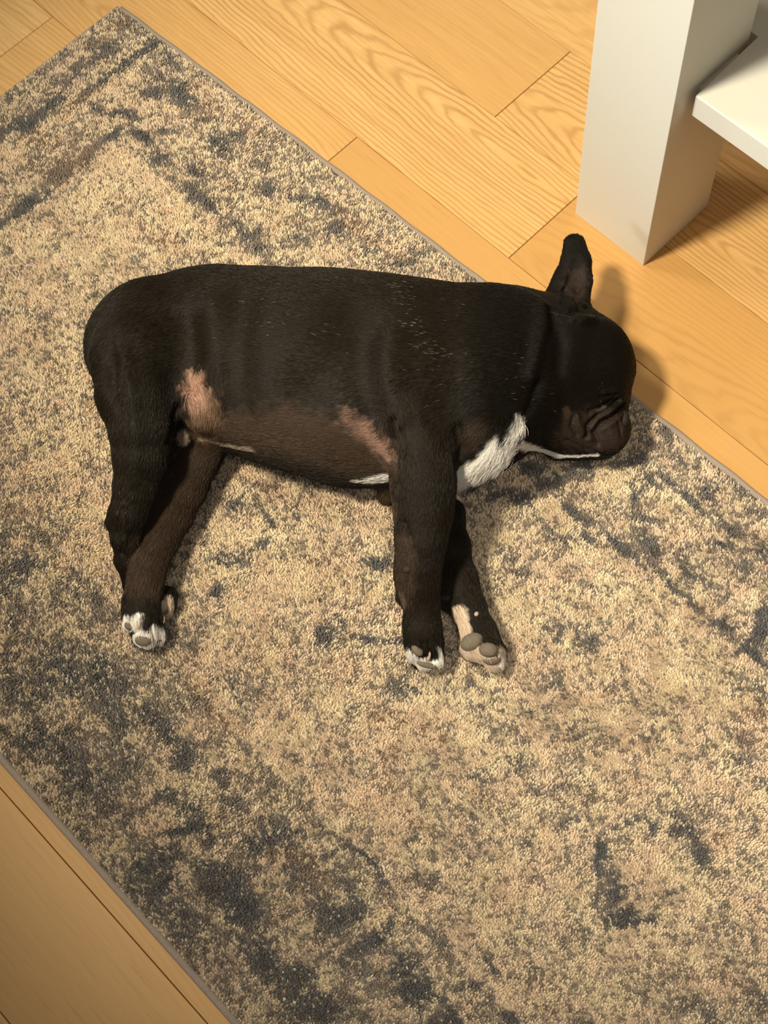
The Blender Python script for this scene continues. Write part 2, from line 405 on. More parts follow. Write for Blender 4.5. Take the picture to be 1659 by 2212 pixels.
CREAM = blots([
    (240, 190, 36, 22, .8, -30), (285, 165, 24, 16, .8, 0), (250, 150, 40, 16, .6, -20), (330, 235, 34, 14, .8, 10), (270, 225, 60, 14, .6, 0), (250, 340, 60, 24, .8, -30), (320, 390, 80, 30, .8, 40), (400, 470, 90, 34, .8, 40),
    (200, 430, 60, 60, .5, 0), (60, 530, 60, 30, .7, -35), (180, 560, 60, 50, .4, 0), (430, 540, 60, 14, .8, 0), (500, 560, 60, 14, .7, 0), (240, 520, 60, 60, .6, 0), (400, 300, 34, 20, .8, 0), (430, 290, 16, 16, .6, 0), (600, 470, 60, 40, .6, 30),
    (700, 550, 60, 24, .8, 0), (740, 580, 60, 10, .7, 0), (40, 400, 60, 20, .7, -30), (20, 360, 26, 26, .6, 0), (60, 620, 60, 40, .4, 0), (200, 1090, 30, 40, .6, 0), (130, 1000, 40, 40, .4, 0), (220, 1200, 34, 26, .7, 0),
    (480, 1140, 24, 30, .7, 0), (600, 1240, 90, 60, .6, 0), (700, 1130, 60, 60, .5, 0), (560, 1320, 60, 40, .6, 0), (640, 1270, 40, 40, .7, 0), (740, 1330, 40, 14, .8, 0), (780, 1300, 60, 34, .7, 0), (820, 1150, 30, 24, .6, 0),
    (560, 1590, 60, 44, .7, 20), (470, 1500, 50, 24, .4, 20), (640, 1560, 30, 36, .8, 20), (590, 1640, 60, 20, .7, 45), (520, 1640, 40, 26, .6, 40), (420, 1760, 60, 12, .6, -10), (440, 1790, 24, 20, .6, 0), (350, 1700, 40, 16, .5, 0), (330, 1780, 34, 22, .6, 0),
    (360, 1690, 20, 30, .4, 0), (480, 1850, 40, 22, .45, 0), (660, 1830, 60, 20, .5, 45), (700, 1700, 40, 30, .6, 0), (780, 1720, 40, 20, .7, 0), (900, 1510, 50, 18, .8, 20), (860, 1520, 30, 12, .8, 30), (930, 1500, 30, 10, .7, -50), (890, 1540, 20, 16, .7, 0),
    (700, 1480, 30, 20, .4, 0), (800, 1600, 50, 50, .3, 0), (1010, 1620, 26, 60, .6, 0), (1100, 1700, 22, 34, .8, 10), (1170, 1640, 16, 26, .8, 0), (1330, 1650, 40, 22, .7, 40), (1300, 1750, 30, 20, .5, 0), (1200, 1830, 40, 30, .8, 0), (900, 1940, 26, 26, .8, -30), (970, 1900, 16, 30, .6, -45),
    (1060, 1990, 34, 30, .7, 0), (1030, 2090, 30, 16, .8, 40), (1080, 2150, 60, 12, .8, 45), (1440, 1880, 60, 30, .6, 30), (1400, 1840, 50, 18, .7, 30), (1500, 1920, 50, 14, .8, 40), (1550, 1700, 60, 24, .6, 30), (1560, 1520, 60, 30, .7, 20),
    (1190, 980, 24, 12, .6, 0), (1190, 1025, 24, 16, .9, 0), (1310, 1060, 50, 34, .8, 0), (1340, 1030, 40, 14, .7, 0), (1200, 1110, 40, 20, .8, 20), (1260, 1090, 16, 14, .5, 0), (1430, 1110, 30, 26, .5, 0), (1600, 1280, 60, 26, .7, 20), (1520, 1310, 60, 22, .6, 40), (1500, 1370, 70, 24, .7, 30),
    (1330, 1260, 70, 50, .5, 30), (1180, 1290, 70, 40, .5, 0), (1100, 1320, 50, 60, .5, 20), (1420, 1450, 90, 50, .5, 30), (1600, 1350, 30, 20, .6, 0), (1310, 1540, 80, 26, .6, 10), (1130, 1410, 40, 50, .6, 20), (1560, 1060, 34, 16, .5, 0), (1480, 1160, 30, 16, .4, 0), (1270, 1230, 60, 9, .6, 45), (1400, 1330, 70, 8, .6, 45),
    (1050, 1160, 40, 30, .5, 0)])
BROWN = blots([
    (240, 70, 60, 14, .6, -40), (150, 240, 70, 12, .7, -38), (60, 300, 60, 12, .5, -38), (430, 195, 40, 16, .7, 45), (460, 240, 40, 20, .5, 0), (540, 270, 40, 24, .4, 40), (350, 520, 50, 20, .8, 30), (250, 430, 34, 16, .5, 0), (160, 350, 70, 30, .5, -30), (100, 310, 40, 20, .5, 0),
    (130, 400, 20, 20, .4, 0), (270, 270, 20, 10, .4, 0), (620, 485, 30, 14, .6, 0), (770, 490, 60, 20, .6, 40), (860, 540, 40, 20, .4, 40), (560, 470, 30, 10, .4, 0), (60, 740, 60, 60, .3, 0), (60, 1100, 60, 30, .5, 0), (160, 990, 40, 30, .4, 0),
    (540, 1010, 90, 30, .6, 0), (620, 1070, 90, 30, .5, 20), (700, 1230, 60, 60, .5, 0), (760, 1080, 60, 30, .6, 0), (670, 1290, 16, 12, .8, 0), (580, 1400, 60, 60, .5, 20), (700, 1440, 60, 30, .4, 0), (430, 1480, 40, 20, .6, 45), (490, 1560, 60, 14, .8, 40), (440, 1420, 60, 30, .4, 0),
    (880, 1570, 90, 20, .9, 15), (910, 1600, 40, 24, .7, 0), (840, 1630, 30, 44, .7, 30), (780, 1740, 60, 16, .9, -15), (860, 1700, 60, 24, .6, 30), (900, 1770, 60, 14, .8, 35), (830, 1560, 30, 26, .8, 0), (960, 1610, 12, 26, .7, 0), (1040, 1730, 26, 26, .5, 0), (1110, 1800, 30, 14, .7, 0),
    (680, 1890, 60, 30, .5, 45), (620, 1850, 60, 20, .5, 0), (1220, 1610, 16, 20, .6, 0), (1380, 1690, 34, 14, .5, 40), (1310, 1720, 60, 30, .4, 0), (1560, 1820, 34, 30, .7, 0), (1100, 1920, 60, 60, .4, 0), (1180, 2150, 50, 40, .5, 20), (1400, 2060, 80, 30, .4, 0), (1400, 1890, 40, 20, .4, 0),
    (1440, 1120, 60, 20, .4, 30), (1500, 1150, 40, 20, .4, 0), (1250, 1050, 30, 14, .5, 0), (1200, 1440, 60, 20, .5, 0), (1230, 1250, 30, 12, .6, 0), (1640, 1560, 60, 50, .6, 20), (1400, 970, 40, 10, .4, 0), (1620, 1150, 30, 10, .3, 0), (1320, 1500, 60, 16, .4, 0), (1550, 2130, 60, 40, .4, 0)])


def splat(x, y, lst):
    f = np.zeros_like(x)
    for (cx, cy, a, b, s, ux, uy) in lst:
        R = 2.2 * max(a, b)
        m = (np.abs(x - cx) < R) & (np.abs(y - cy) < R)
        if not m.any():
            continue
        dx = x[m] - cx; dy = y[m] - cy
        u = dx * ux + dy * uy; v = -dx * uy + dy * ux
        g_ = s * np.exp(-0.9 * ((u / a) ** 2 + (v / b) ** 2) ** 1.8)
        f[m] = 1 - (1 - f[m]) * (1 - g_)
    return f


def rug_colour(x, y):
    """pattern colour of the pile at rug positions (arrays)"""
    wx = x + 0.010 * (fbm(x * 60, y * 60, 5) - .5); wy = y + 0.010 * (fbm(x * 60, y * 60, 9) - .5)
    sl = splat(wx, wy, SLATE); cr = splat(wx, wy, CREAM); br = splat(wx, wy, BROWN)
    # faded border bands
    inb = np.minimum(np.minimum(x + 0.567, 0.128 + 0.03 * x - y), y + 0.267)
    bord = sstep(0.004, -0.004, inb)
    line = np.exp(-((inb + 0.002) / 0.005) ** 2) * 0.25 * (fbm(x * 25, y * 25, 31) > .42)
    d = 0.37 + 0.10 * bord + 0.42 * (fbm(x * 38, y * 38, 1, 4) - .5) + 0.40 * (fbm(x * 120, y * 120, 3, 2) - .5)
    low = sstep(-0.20, -0.32, y) * 0.10
    d = d + (0.74 - 1.8 * low) * sl - 0.30 * cr + line + low * .4
    grain = vnoise(x * 260, y * 260, 41) * .35 + vnoise(x * 520, y * 520, 43) * .35 + RNG.random(x.shape) * .3
    grain = (grain - .5) * 2.0 + .5
    k = sstep(-0.13, 0.13, d - grain)
    k = k * .93
    n2 = fbm(x * 45, y * 45, 77, 2)
    cream = np.array([0.88, 0.75, 0.54]); cream2 = np.array([0.86, 0.70, 0.52])
    taupe = np.array([0.35, 0.29, 0.235]); slate = np.array([0.120, 0.128, 0.142]); brown = np.array([0.31, 0.205, 0.15])
    lt = cream + (cream2 - cream) * sstep(.35, .65, n2)[..., None]
    ds = np.clip(0.22 + 0.95 * sl - 0.5 * br + 0.8 * (fbm(x * 70, y * 70, 15) - .5), 0, 1)[..., None]
    dk = taupe * (1 - ds) + slate * ds
    bb = np.clip(br * 1.1 + 0.25 * (fbm(x * 30, y * 30, 21) - .45), 0, 1)[..., None]
    dk = dk * (1 - bb) + brown * bb
    lt = lt * (1 - .22 * bb) + np.array([.66, .46, .31]) * .22 * bb
    c = lt * (1 - k[..., None]) + dk * k[..., None]
    c *= (0.88 + 0.24 * RNG.random(x.shape))[..., None]
    return np.clip(c, 0, 1)


rug = bpy.data.objects.new('area_rug', None)
COL.objects.link(rug)
rug.location = (RX0, RY0, 0)
rug.empty_display_size = 0.1
tag(rug, 'cream and slate distressed patterned pile rug on the oak floor under the sleeping dog', 'rug')


def child(o, par):
    o.parent = par
    o.matrix_parent_inverse = Matrix.Translation(-par.location)
    return o


# woven base with slightly domed edges
nx, ny = 900, 280
xs = np.linspace(0, 1, nx); ys = np.linspace(0, 1, ny)
U, Vv = np.meshgrid(xs, ys, indexing='ij')
X = RX0 + U * (RX1 - RX0)
Y = RY0 + Vv * (rug_top_y(X) - RY0)
e = np.minimum(np.minimum(U * (RX1 - RX0), (1 - U) * (RX1 - RX0)), np.minimum(Vv, 1 - Vv) * 0.70)
Z = RUG_T * np.sqrt(np.clip(e / 0.006, 0.02, 1)) + 0.0008 * fbm(X * 7, Y * 7, 3)
V = np.stack([X, Y, Z], -1).reshape(-1, 3)
idx = np.arange(nx * ny).reshape(nx, ny)
Fq = np.stack([idx[:-1, :-1], idx[1:, :-1], idx[1:, 1:], idx[:-1, 1:]], -1).reshape(-1, 4)
me = mesh_from('woven_base', V, Fq)
ca = me.color_attributes.new('tint', 'FLOAT_COLOR', 'POINT')
c4 = np.ones((len(V), 4), dtype=np.float32); c4[:, :3] = rug_colour(V[:, 0], V[:, 1]) * .55
ca.data.foreach_set('color', c4.ravel())
rb = link('woven_base', me, mat_attr('woven_wool', 'tint', 0.95, 0.1, 0, (900, 0.8, 0.002)))
child(rb, rug)

# binding: rolled cord along the long edges and the short left edge
def tube(path, r, seg=8, closed=False, rz=None):
    path = np.asarray(path, float)
    n = len(path)
    tan = np.gradient(path, axis=0)
    tan /= np.linalg.norm(tan, axis=1)[:, None]
    up = np.array([0, 0, 1.0])
    sx = np.cross(tan, up); sx /= np.linalg.norm(sx, axis=1)[:, None] + 1e-9
    sz = np.cross(sx, tan)
    r = np.broadcast_to(np.asarray(r, float), (n,))
    V = []
    for k in range(seg):
        a = 2 * math.pi * k / seg
        V.append(path + sx * (np.cos(a) * r)[:, None] + sz * (np.sin(a) * (r if rz is None else rz))[:, None])
    V = np.stack(V, 1).reshape(-1, 3)
    Fs = []
    for i in range(n - 1):
        for k in range(seg):
            k2 = (k + 1) % seg
            Fs.append((i * seg + k, i * seg + k2, (i + 1) * seg + k2, (i + 1) * seg + k))
    b = len(V)
    V = np.vstack([V, path[0], path[-1]])
    for k in range(seg):
        k2 = (k + 1) % seg
        Fs.append((b, k2, k, k)); Fs.append((b + 1, (n - 1) * seg + k, (n - 1) * seg + k2, (n - 1) * seg + k2))
    Fs = [tuple(dict.fromkeys(f)) for f in Fs]
    return V, Fs


def poly_obj(name, V, Fs, mat, smooth=True):
    me = bpy.data.meshes.new(name)
    me.from_pydata([tuple(v) for v in V], [], [list(f) for f in Fs])
    me.polygons.foreach_set('use_smooth', np.full(len(me.polygons), smooth))
    me.update()
    return link(name, me, mat)


tx = np.linspace(RX0 + .002, RX1, 160)
for path in ([(x, rug_top_y(x) + .001 + 0.0006 * math.sin(x * 90), 0.0043) for x in tx],
             [(x, RY0 - .001, 0.0036) for x in tx],
             [(RX0 - 0.001, y, 0.0030) for y in np.linspace(RY0, rug_top_y(RX0), 60)]):
    V, Fs = tube(path, 0.0042)
    child(poly_obj('edge_binding', V, Fs, BINDING), rug)


def strands(name, P, radius, colour, mat, attr='tint'):
    """P: (n, k, 3) points of each strand -> one curves object"""
    n, k, _ = P.shape
    cu = bpy.data.hair_curves.new(name)
    cu.add_curves([k] * n)
    cu.attributes['position'].data.foreach_set('vector', P.astype(np.float32).ravel())
    ra = cu.attributes.get('radius') or cu.attributes.new('radius', 'FLOAT', 'POINT')
    ra.data.foreach_set('value', np.broadcast_to(radius, (n, k)).astype(np.float32).ravel())
    ca = cu.attributes.new(attr, 'FLOAT_COLOR', 'CURVE')
    c4 = np.ones((n, 4), dtype=np.float32); c4[:, :3] = colour
    ca.data.foreach_set('color', c4.ravel())
    cu.materials.append(mat)
    o = bpy.data.objects.new(name, cu)
    COL.objects.link(o)
    return o


TUFT = mat_attr('wool_pile', 'tint', 0.95, 0.10)
# tufts: jittered grid over the part of the rug round the picture
sp = 0.0019
gx = np.arange(RX0 + .001, 1.00, sp); gy = np.arange(RY0 + .001, 0.30, sp)
GX, GY = np.meshgrid(gx, gy, indexing='ij')
GX = (GX + (RNG.random(GX.shape) - .5) * sp * .9).ravel(); GY = (GY + (RNG.random(GY.shape) - .5) * sp * .9).ravel()
cl = [at(*p)[:2] for p in ((-330, -300), (1990, -300), (1990, 2520), (-330, 2520))]
keep = (GY < rug_top_y(GX) - .0035) & (GX > RX0 + .001) & (GY > RY0 + .002)
for i in range(4):
    a, b = cl[i], cl[(i + 1) % 4]
    keep &= ((b[0] - a[0]) * (GY - a[1]) - (b[1] - a[1]) * (GX - a[0])) < 0
GX, GY = GX[keep], GY[keep]
TC = rug_colour(GX, GY)
h = 0.0042 + 0.0016 * RNG.random(len(GX)) + 0.0016 * (fbm(GX * 50, GY * 50, 61) - .5)
# the pile leans in soft swirls
ang = 2.4 + 2.2 * (fbm(GX * 9, GY * 9, 71, 2) - .5) + 2.2 * (fbm(GX * 90, GY * 90, 73, 2) - .5)
ln = 0.0009 + 0.0016 * fbm(GX * 160, GY * 160, 75, 2)
jit = (RNG.random((len(GX), 2)) - .5) * 0.0016
zb = RUG_T - 0.0012
P = np.zeros((len(GX), 4, 3))
for j, t_ in enumerate((0, .4, .75, 1.0)):
    P[:, j, 0] = GX + (np.cos(ang) * ln + jit[:, 0]) * t_ ** 1.7
    P[:, j, 1] = GY + (np.sin(ang) * ln + jit[:, 1]) * t_ ** 1.7
    P[:, j, 2] = zb + h * t_ ** .9
pile = strands('pile', P, np.array([.00098, .00102, .00088, .00050])[None, :], TC, TUFT)
child(pile, rug)
tag(pile, kind='stuff')
RUG_Z = 0.0105       # where the flattened pile carries the dog

# ------------------------------------------------------------------ desk (white leg, low shelf)
def box(x0, x1, y0, y1, z0, z1, bev=0.001):
    import bmesh
    bm = bmesh.new()
    bmesh.ops.create_cube(bm, size=1)
    for v in bm.verts:
        v.co = Vector((x0 + (v.co.x + .5) * (x1 - x0), y0 + (v.co.y + .5) * (y1 - y0), z0 + (v.co.z + .5) * (z1 - z0)))
    bmesh.ops.bevel(bm, geom=bm.edges[:], offset=bev, segments=2, affect='EDGES', profile=0.5)
    me = bpy.data.meshes.new('box')
    bm.to_mesh(me); bm.free()
    return me


table = bpy.data.objects.new('side_table', None)
COL.objects.link(table)
table.location = (-0.1035, 0.404, 0)
tag(table, 'white lacquered table with thick square legs and a low shelf beside the rug', 'table')
for (lx, ly) in ((-0.1035, 0.404), (0.85, 0.404), (-0.1035, 0.90), (0.85, 0.90)):
    o = link('leg', box(lx, lx + 0.1005, ly, ly + 0.1075, 0, 0.62, 0.0007), LACQUER)
    child(o, table)
import bmesh
bm = bmesh.new()        # L-shaped board that runs past the back of the corner leg
out = [(0.0035, 0.4262), (0.85, 0.4262), (0.85, 0.985), (0.002, 0.985), (0.002, 0.895), (-0.098, 0.895), (-0.098, 0.5190), (0.0035, 0.5190)]
vb = [bm.verts.new((x, y, 0.2415)) for x, y in out]
vt = [bm.verts.new((x, y, 0.2705)) for x, y in out]
bm.faces.new(vb[::-1]); bm.faces.new(vt)
for i in range(len(out)):
    j = (i + 1) % len(out)
    bm.faces.new((vb[i], vb[j], vt[j], vt[i]))
bmesh.ops.bevel(bm, geom=bm.edges[:], offset=0.0014, segments=2, affect='EDGES', profile=0.5)
me = bpy.data.meshes.new('shelf'); bm.to_mesh(me); bm.free()
child(link('shelf', me, LACQUER), table)
o = link('shelf_bracket', box(-0.0035, 0.006, 0.440, 0.495, 0.2440, 0.2640, 0.0008), LACQUER); child(o, table)
o = link('tabletop', box(-0.1035, 0.9505, 0.404, 1.0075, 0.62, 0.66, 0.002), LACQUER); child(o, table)

# ------------------------------------------------------------------ dog: a smooth implicit body
VOX = 0.0016


def pr(px, py, z, r):
    p = at(px, py, z)
    return (p[0], p[1], p[2], r * depth(p) / F_PX)


def chain(pts, kz=1.0):
    return [pr(*q) for q in pts], kz


trunk = [
    chain([(330, 742, .083, 148), (455, 752, .086, 176), (600, 785, .090, 205), (740, 806, .093, 220), (880, 822, .093, 217), (990, 822, .092, 200), (1100, 790, .088, 165)], .74),
    chain([(1000, 900, .070, 120), (1012, 962, .058, 78)], .75),
    chain([(1060, 880, .065, 90), (1092, 925, .056, 52)], .8),
    chain([(620, 900, .065, 90), (760, 930, .065, 100), (830, 950, .06, 85)], .8),
]
neck = [chain([(1080, 785, .088, 162), (1170, 775, .082, 138)], .80)]
head = [
    chain([(1225, 770, .078, 118), (1262, 780, .076, 105)], .92),
    chain([(1286, 812, .072, 84), (1290, 850, .066, 72)], .95),
    chain([(1225, 885, .066, 92), (1190, 870, .060, 90)], .85),
    chain([(1296, 925, .058, 66), (1250, 940, .05, 52)], .9),
    chain([(1150, 925, .045, 42), (1210, 955, .040, 33), (1300, 965, .036, 28)], .9),
]
thigh = [chain([(322, 700, .108, 100), (300, 770, .115, 104), (297, 850, .116, 88), (305, 920, .108, 70), (303, 985, .098, 58), (293, 1050, .086, 46), (278, 1108, .076, 39)], .85),
         chain([(280, 1090, .076, 34), (249, 1129, .066, 21)], 1),
         chain([(276, 1110, .074, 36), (270, 1160, .062, 29), (272, 1210, .045, 22), (290, 1262, .026, 21), (335, 1288, .023, 24), (354, 1296, .024, 25)], .9)]
thigh_toes = [chain([(354, 1292, .026, 20), (362, 1322, .020, 12)]), chain([(364, 1284, .026, 18), (370, 1312, .020, 10)]), chain([(345, 1300, .022, 18), (353, 1326, .017, 11)])]
brown_leg = [chain([(450, 900, .060, 75), (424, 985, .042, 51), (396, 1050, .037, 49), (366, 1110, .036, 48), (340, 1162, .038, 44), (323, 1205, .041, 40), (315, 1255, .043, 35), (305, 1302, .042, 36), (306, 1325, .040, 38)], .85)]
brown_toes = [chain([(288, 1318, .041, 23), (285, 1345, .038, 22)]), chain([(314, 1340, .043, 28), (317, 1373, .036, 26)]), chain([(337, 1340, .037, 17), (343, 1378, .029, 13)]), chain([(300, 1345, .030, 24), (304, 1379, .026, 19)])]
up_leg = [chain([(868, 790, .118, 100), (893, 880, .124, 86), (905, 950, .122, 74), (913, 1010, .118, 68), (915, 1060, .110, 64), (914, 1110, .102, 58), (909, 1165, .094, 51), (905, 1215, .084, 46), (904, 1262, .072, 42), (911, 1310, .060, 34), (912, 1355, .050, 37), (915, 1385, .043, 40)], .85),
          chain([(878, 1225, .080, 17), (872, 1240, .078, 14)]), chain([(880, 1270, .062, 20), (867, 1292, .056, 12)])]
up_toes = [chain([(900, 1385, .040, 27), (899, 1410, .036, 22)]), chain([(916, 1395, .040, 26), (919, 1428, .033, 22)]), chain([(934, 1390, .042, 24), (943, 1424, .036, 18)]), chain([(905, 1395, .028, 24), (908, 1425, .022, 20)])]
low_leg = [chain([(880, 1010, .050, 70), (925, 1060, .044, 50), (962, 1110, .040, 37), (975, 1180, .038, 36), (989, 1250, .036, 38), (1009, 1310, .034, 35), (1034, 1365, .034, 34), (1046, 1395, .032, 38)], .85),
           chain([(880, 1030, .046, 60), (838, 1072, .038, 20)]), chain([(965, 1270, .034, 22), (960, 1302, .030, 13)])]
low_toes = [chain([(1028, 1385, .036, 30), (1018, 1400, .032, 26)]), chain([(1055, 1395, .040, 26), (1056, 1406, .040, 24)]), chain([(1062, 1405, .034, 26), (1068, 1430, .028, 22)]), chain([(1078, 1405, .030, 16), (1086, 1432, .024, 9)])]
tail = [chain([(300, 690, .085, 36), (262, 662, .080, 20), (244, 657, .076, 12), (236, 668, .070, 9)])]
ear = [chain([(1226, 650, .090, 50), (1238, 605, .093, 40), (1244, 565, .096, 32), (1241, 526, .098, 24)], .42),
       chain([(1210, 650, .090, 34), (1226, 600, .093, 28)], .42)]
ear_cut = [chain([(1234, 632, .1035, 32), (1245, 600, .1045, 28), (1248, 562, .1055, 19)], .55)]
ear2 = [chain([(1250, 700, .045, 36), (1252, 670, .030, 26), (1250, 645, .022, 16)], .5)]
sheath = [chain([(415, 935, .075, 16), (455, 955, .066, 13), (510, 968, .060, 10), (570, 984, .055, 7)])]
groin = [chain([(428, 850, .128, 40), (440, 890, .115, 44)], .7)]
folds = [chain([(388, 925, .082, 20), (396, 945, .080, 17)], 1)]

lo = np.array([-0.40, -0.27, RUG_Z - .006]); hi = np.array([0.24, 0.40, 0.205])
lo = np.array([1e9] * 3); hi = -lo
for gset in (trunk, neck, head, thigh, thigh_toes, brown_leg, brown_toes, up_leg, up_toes, low_leg, low_toes, tail, ear, ear2):
    for pts, kz in gset:
        for p in pts:
            q = np.array(p[:3]); lo = np.minimum(lo, q - p[3] * 1.02 - .004); hi = np.maximum(hi, q + p[3] * 1.02 + .004)
lo[2] = RUG_Z - 0.006
N = np.ceil((hi - lo) / VOX).astype(int) + 1
AX = [lo[i] + VOX * np.arange(N[i]) for i in range(3)]
BIG = 0.08


def field(prims, k=0.004):
    """smooth union of tapered capsules on the grid"""
    D = np.full(N, BIG, dtype=np.float32)
    for pts, kz in prims:
        for i in range(max(1, len(pts) - 1)):
            a = np.array(pts[i]); b = np.array(pts[min(i + 1, len(pts) - 1)])
            r = max(a[3], b[3]); mg = 0.03
            i0 = [int(max(0, (min(a[j], b[j]) - r - mg - lo[j]) // VOX)) for j in range(3)]
            i1 = [int(min(N[j], (max(a[j], b[j]) + r + mg - lo[j]) // VOX + 2)) for j in range(3)]
            gx_, gy_, gz_ = [AX[j][i0[j]:i1[j]].astype(np.float32) for j in range(3)]
            dx = gx_[:, None, None] - a[0]; dy = gy_[None, :, None] - a[1]; dz = (gz_[None, None, :] - a[2]) / kz
            v = b[:3] - a[:3]; v = v.copy(); v[2] /= kz
            L2 = (v @ v) + 1e-12
            t = np.clip((dx * v[0] + dy * v[1] + dz * v[2]) / L2, 0, 1)
            q = np.sqrt((dx - t * v[0]) ** 2 + (dy - t * v[1]) ** 2 + (dz - t * v[2]) ** 2) - (a[3] + (b[3] - a[3]) * t)
            sub = D[i0[0]:i1[0], i0[1]:i1[1], i0[2]:i1[2]]
            hh = np.clip(0.5 + 0.5 * (sub - q) / k, 0, 1)
            sub[...] = q * hh + sub * (1 - hh) - k * hh * (1 - hh)
    return D


def smin(a, b, k):
    hh = np.clip(0.5 + 0.5 * (a - b) / k, 0, 1)
    return b * hh + a * (1 - hh) - k * hh * (1 - hh)


D = field(trunk, .03)
D = smin(D, field(neck, .02), .03)
D = smin(D, field(head, .010), .020)
D = smin(D, field(tail, .006), .004)
D = smin(D, field(groin, .01), .012)
D = smin(D, field(thigh, .006), .014)
D = smin(D, field(thigh_toes, .0025), .004)
D = smin(D, field(low_leg, .010), .010)
D = smin(D, field(low_toes, .0025), .004)
B = smin(field(brown_leg, .010), field(brown_toes, .0012), .003)
D = smin(D, B, .0035)
B = smin(field(up_leg, .010), field(up_toes, .0025), .004)
D = smin(D, B, .010)
E_ = field(ear, .006)
C_ = field(ear_cut, .006)
E_ = -smin(-E_, C_, .004)
D = smin(D, E_, .008)
D = smin(D, field(ear2, .006), .01)
D = smin(D, field(sheath, .004), .006)
D = smin(D, field(folds, .004), .004)
# it rests on the rug
zz = (RUG_Z - AX[2]).astype(np.float32)[None, None, :] * np.ones_like(D)
D = -smin(-D, -zz, .004)
del B, E_, C_, zz


def surface_nets(D):
    n0, n1, n2 = D.shape
    inside = D < 0
    cells = np.zeros((n0 - 1, n1 - 1, n2 - 1), dtype=np.int8)
    for a in (0, 1):
        for b in (0, 1):
            for c in (0, 1):
                cells += inside[a:n0 - 1 + a, b:n1 - 1 + b, c:n2 - 1 + c]
    act = (cells > 0) & (cells < 8)
    ci = np.argwhere(act)
    idm = np.full(act.shape, -1, dtype=np.int32)
    idm[act] = np.arange(len(ci))
    acc = np.zeros((len(ci), 3)); cnt = np.zeros(len(ci))
    cor = [(a, b, c) for a in (0, 1) for b in (0, 1) for c in (0, 1)]
    for p in range(8):
        for q in range(p + 1, 8):
            A_, B_ = np.array(cor[p]), np.array(cor[q])
            if np.abs(A_ - B_).sum() != 1:
                continue
            da = D[tuple((ci + A_).T)]; db = D[tuple((ci + B_).T)]
            m = (da < 0) != (db < 0)
            t = da[m] / (da[m] - db[m])
            acc[m] += A_ + (B_ - A_) * t[:, None]; cnt[m] += 1
    Vt = lo + VOX * (ci + acc / cnt[:, None])
    quads = []
    for ax in range(3):
        sl0 = [slice(1, -1)] * 3; sl1 = [slice(1, -1)] * 3
        sl0[ax] = slice(0, -1); sl1[ax] = slice(1, None)
        a = inside[tuple(sl0)]; b = inside[tuple(sl1)]
        off = np.array([1, 1, 1]); off[ax] = 0
        u, v = [(1, 2), (2, 0), (0, 1)][ax]
        for flip, msk in ((False, a & ~b), (True, b & ~a)):
            e = np.argwhere(msk) + off
            def g_(du, dv):
                w = e.copy(); w[:, u] -= du; w[:, v] -= dv
                return idm[tuple(w.T)]
            q = np.stack([g_(1, 1), g_(0, 1), g_(0, 0), g_(1, 0)], 1)
            quads.append(q[:, ::-1] if flip else q)
    return Vt, np.vstack(quads)


BV, BF = surface_nets(D)
del D


def vnormals(V, Fq):
    n = np.cross(V[Fq[:, 2]] - V[Fq[:, 0]], V[Fq[:, 3]] - V[Fq[:, 1]])
    out = np.zeros_like(V)
    for k in range(4):
        for j in range(3):
            out[:, j] += np.bincount(Fq[:, k], n[:, j], len(V))
    return out / (np.linalg.norm(out, axis=1)[:, None] + 1e-12)


def relax(V, Fq, it, lam):
    for _ in range(it):
        s = np.zeros_like(V); c = np.zeros(len(V))
        for k in range(4):
            a, b = Fq[:, k], Fq[:, (k + 1) % 4]
            for j in range(3):
                s[:, j] += np.bincount(a, V[b, j], len(V)) + np.bincount(b, V[a, j], len(V))
            c += np.bincount(a, minlength=len(V)) + np.bincount(b, minlength=len(V))
        V = V + lam * (s / c[:, None] - V)
    return V


BV = relax(BV, BF, 3, .5)
BN = vnormals(BV, BF)


def proj(V):
    d = (V - CAM) @ M
    return CX + F_PX * d[:, 0] / d[:, 2], CY + F_PX * d[:, 1] / d[:, 2]


PX, PY = proj(BV)
TOPV = np.where(BN[:, 2] > -0.1)[0]


def on_body(px, py):
    """the body's surface point met by that sight line (nearest to the lens)"""
    d = np.hypot(PX[TOPV] - px, PY[TOPV] - py)
    c = TOPV[d < 5]
    if len(c) == 0:
        c = TOPV[[int(np.argmin(d))]]
    dd = (BV[c] - CAM) @ M[:, 2]
    return BV[c[int(np.argmin(dd))]]


def seg_dist(V, pts):
    best = np.full(len(V), 9.0)
    for a, b in zip(pts[:-1], pts[1:]):
        v = b - a; L = v @ v + 1e-12
        t = np.clip(((V - a) @ v) / L, 0, 1)
        best = np.minimum(best, np.linalg.norm(V - (a + t[:, None] * v), axis=1))
    return best


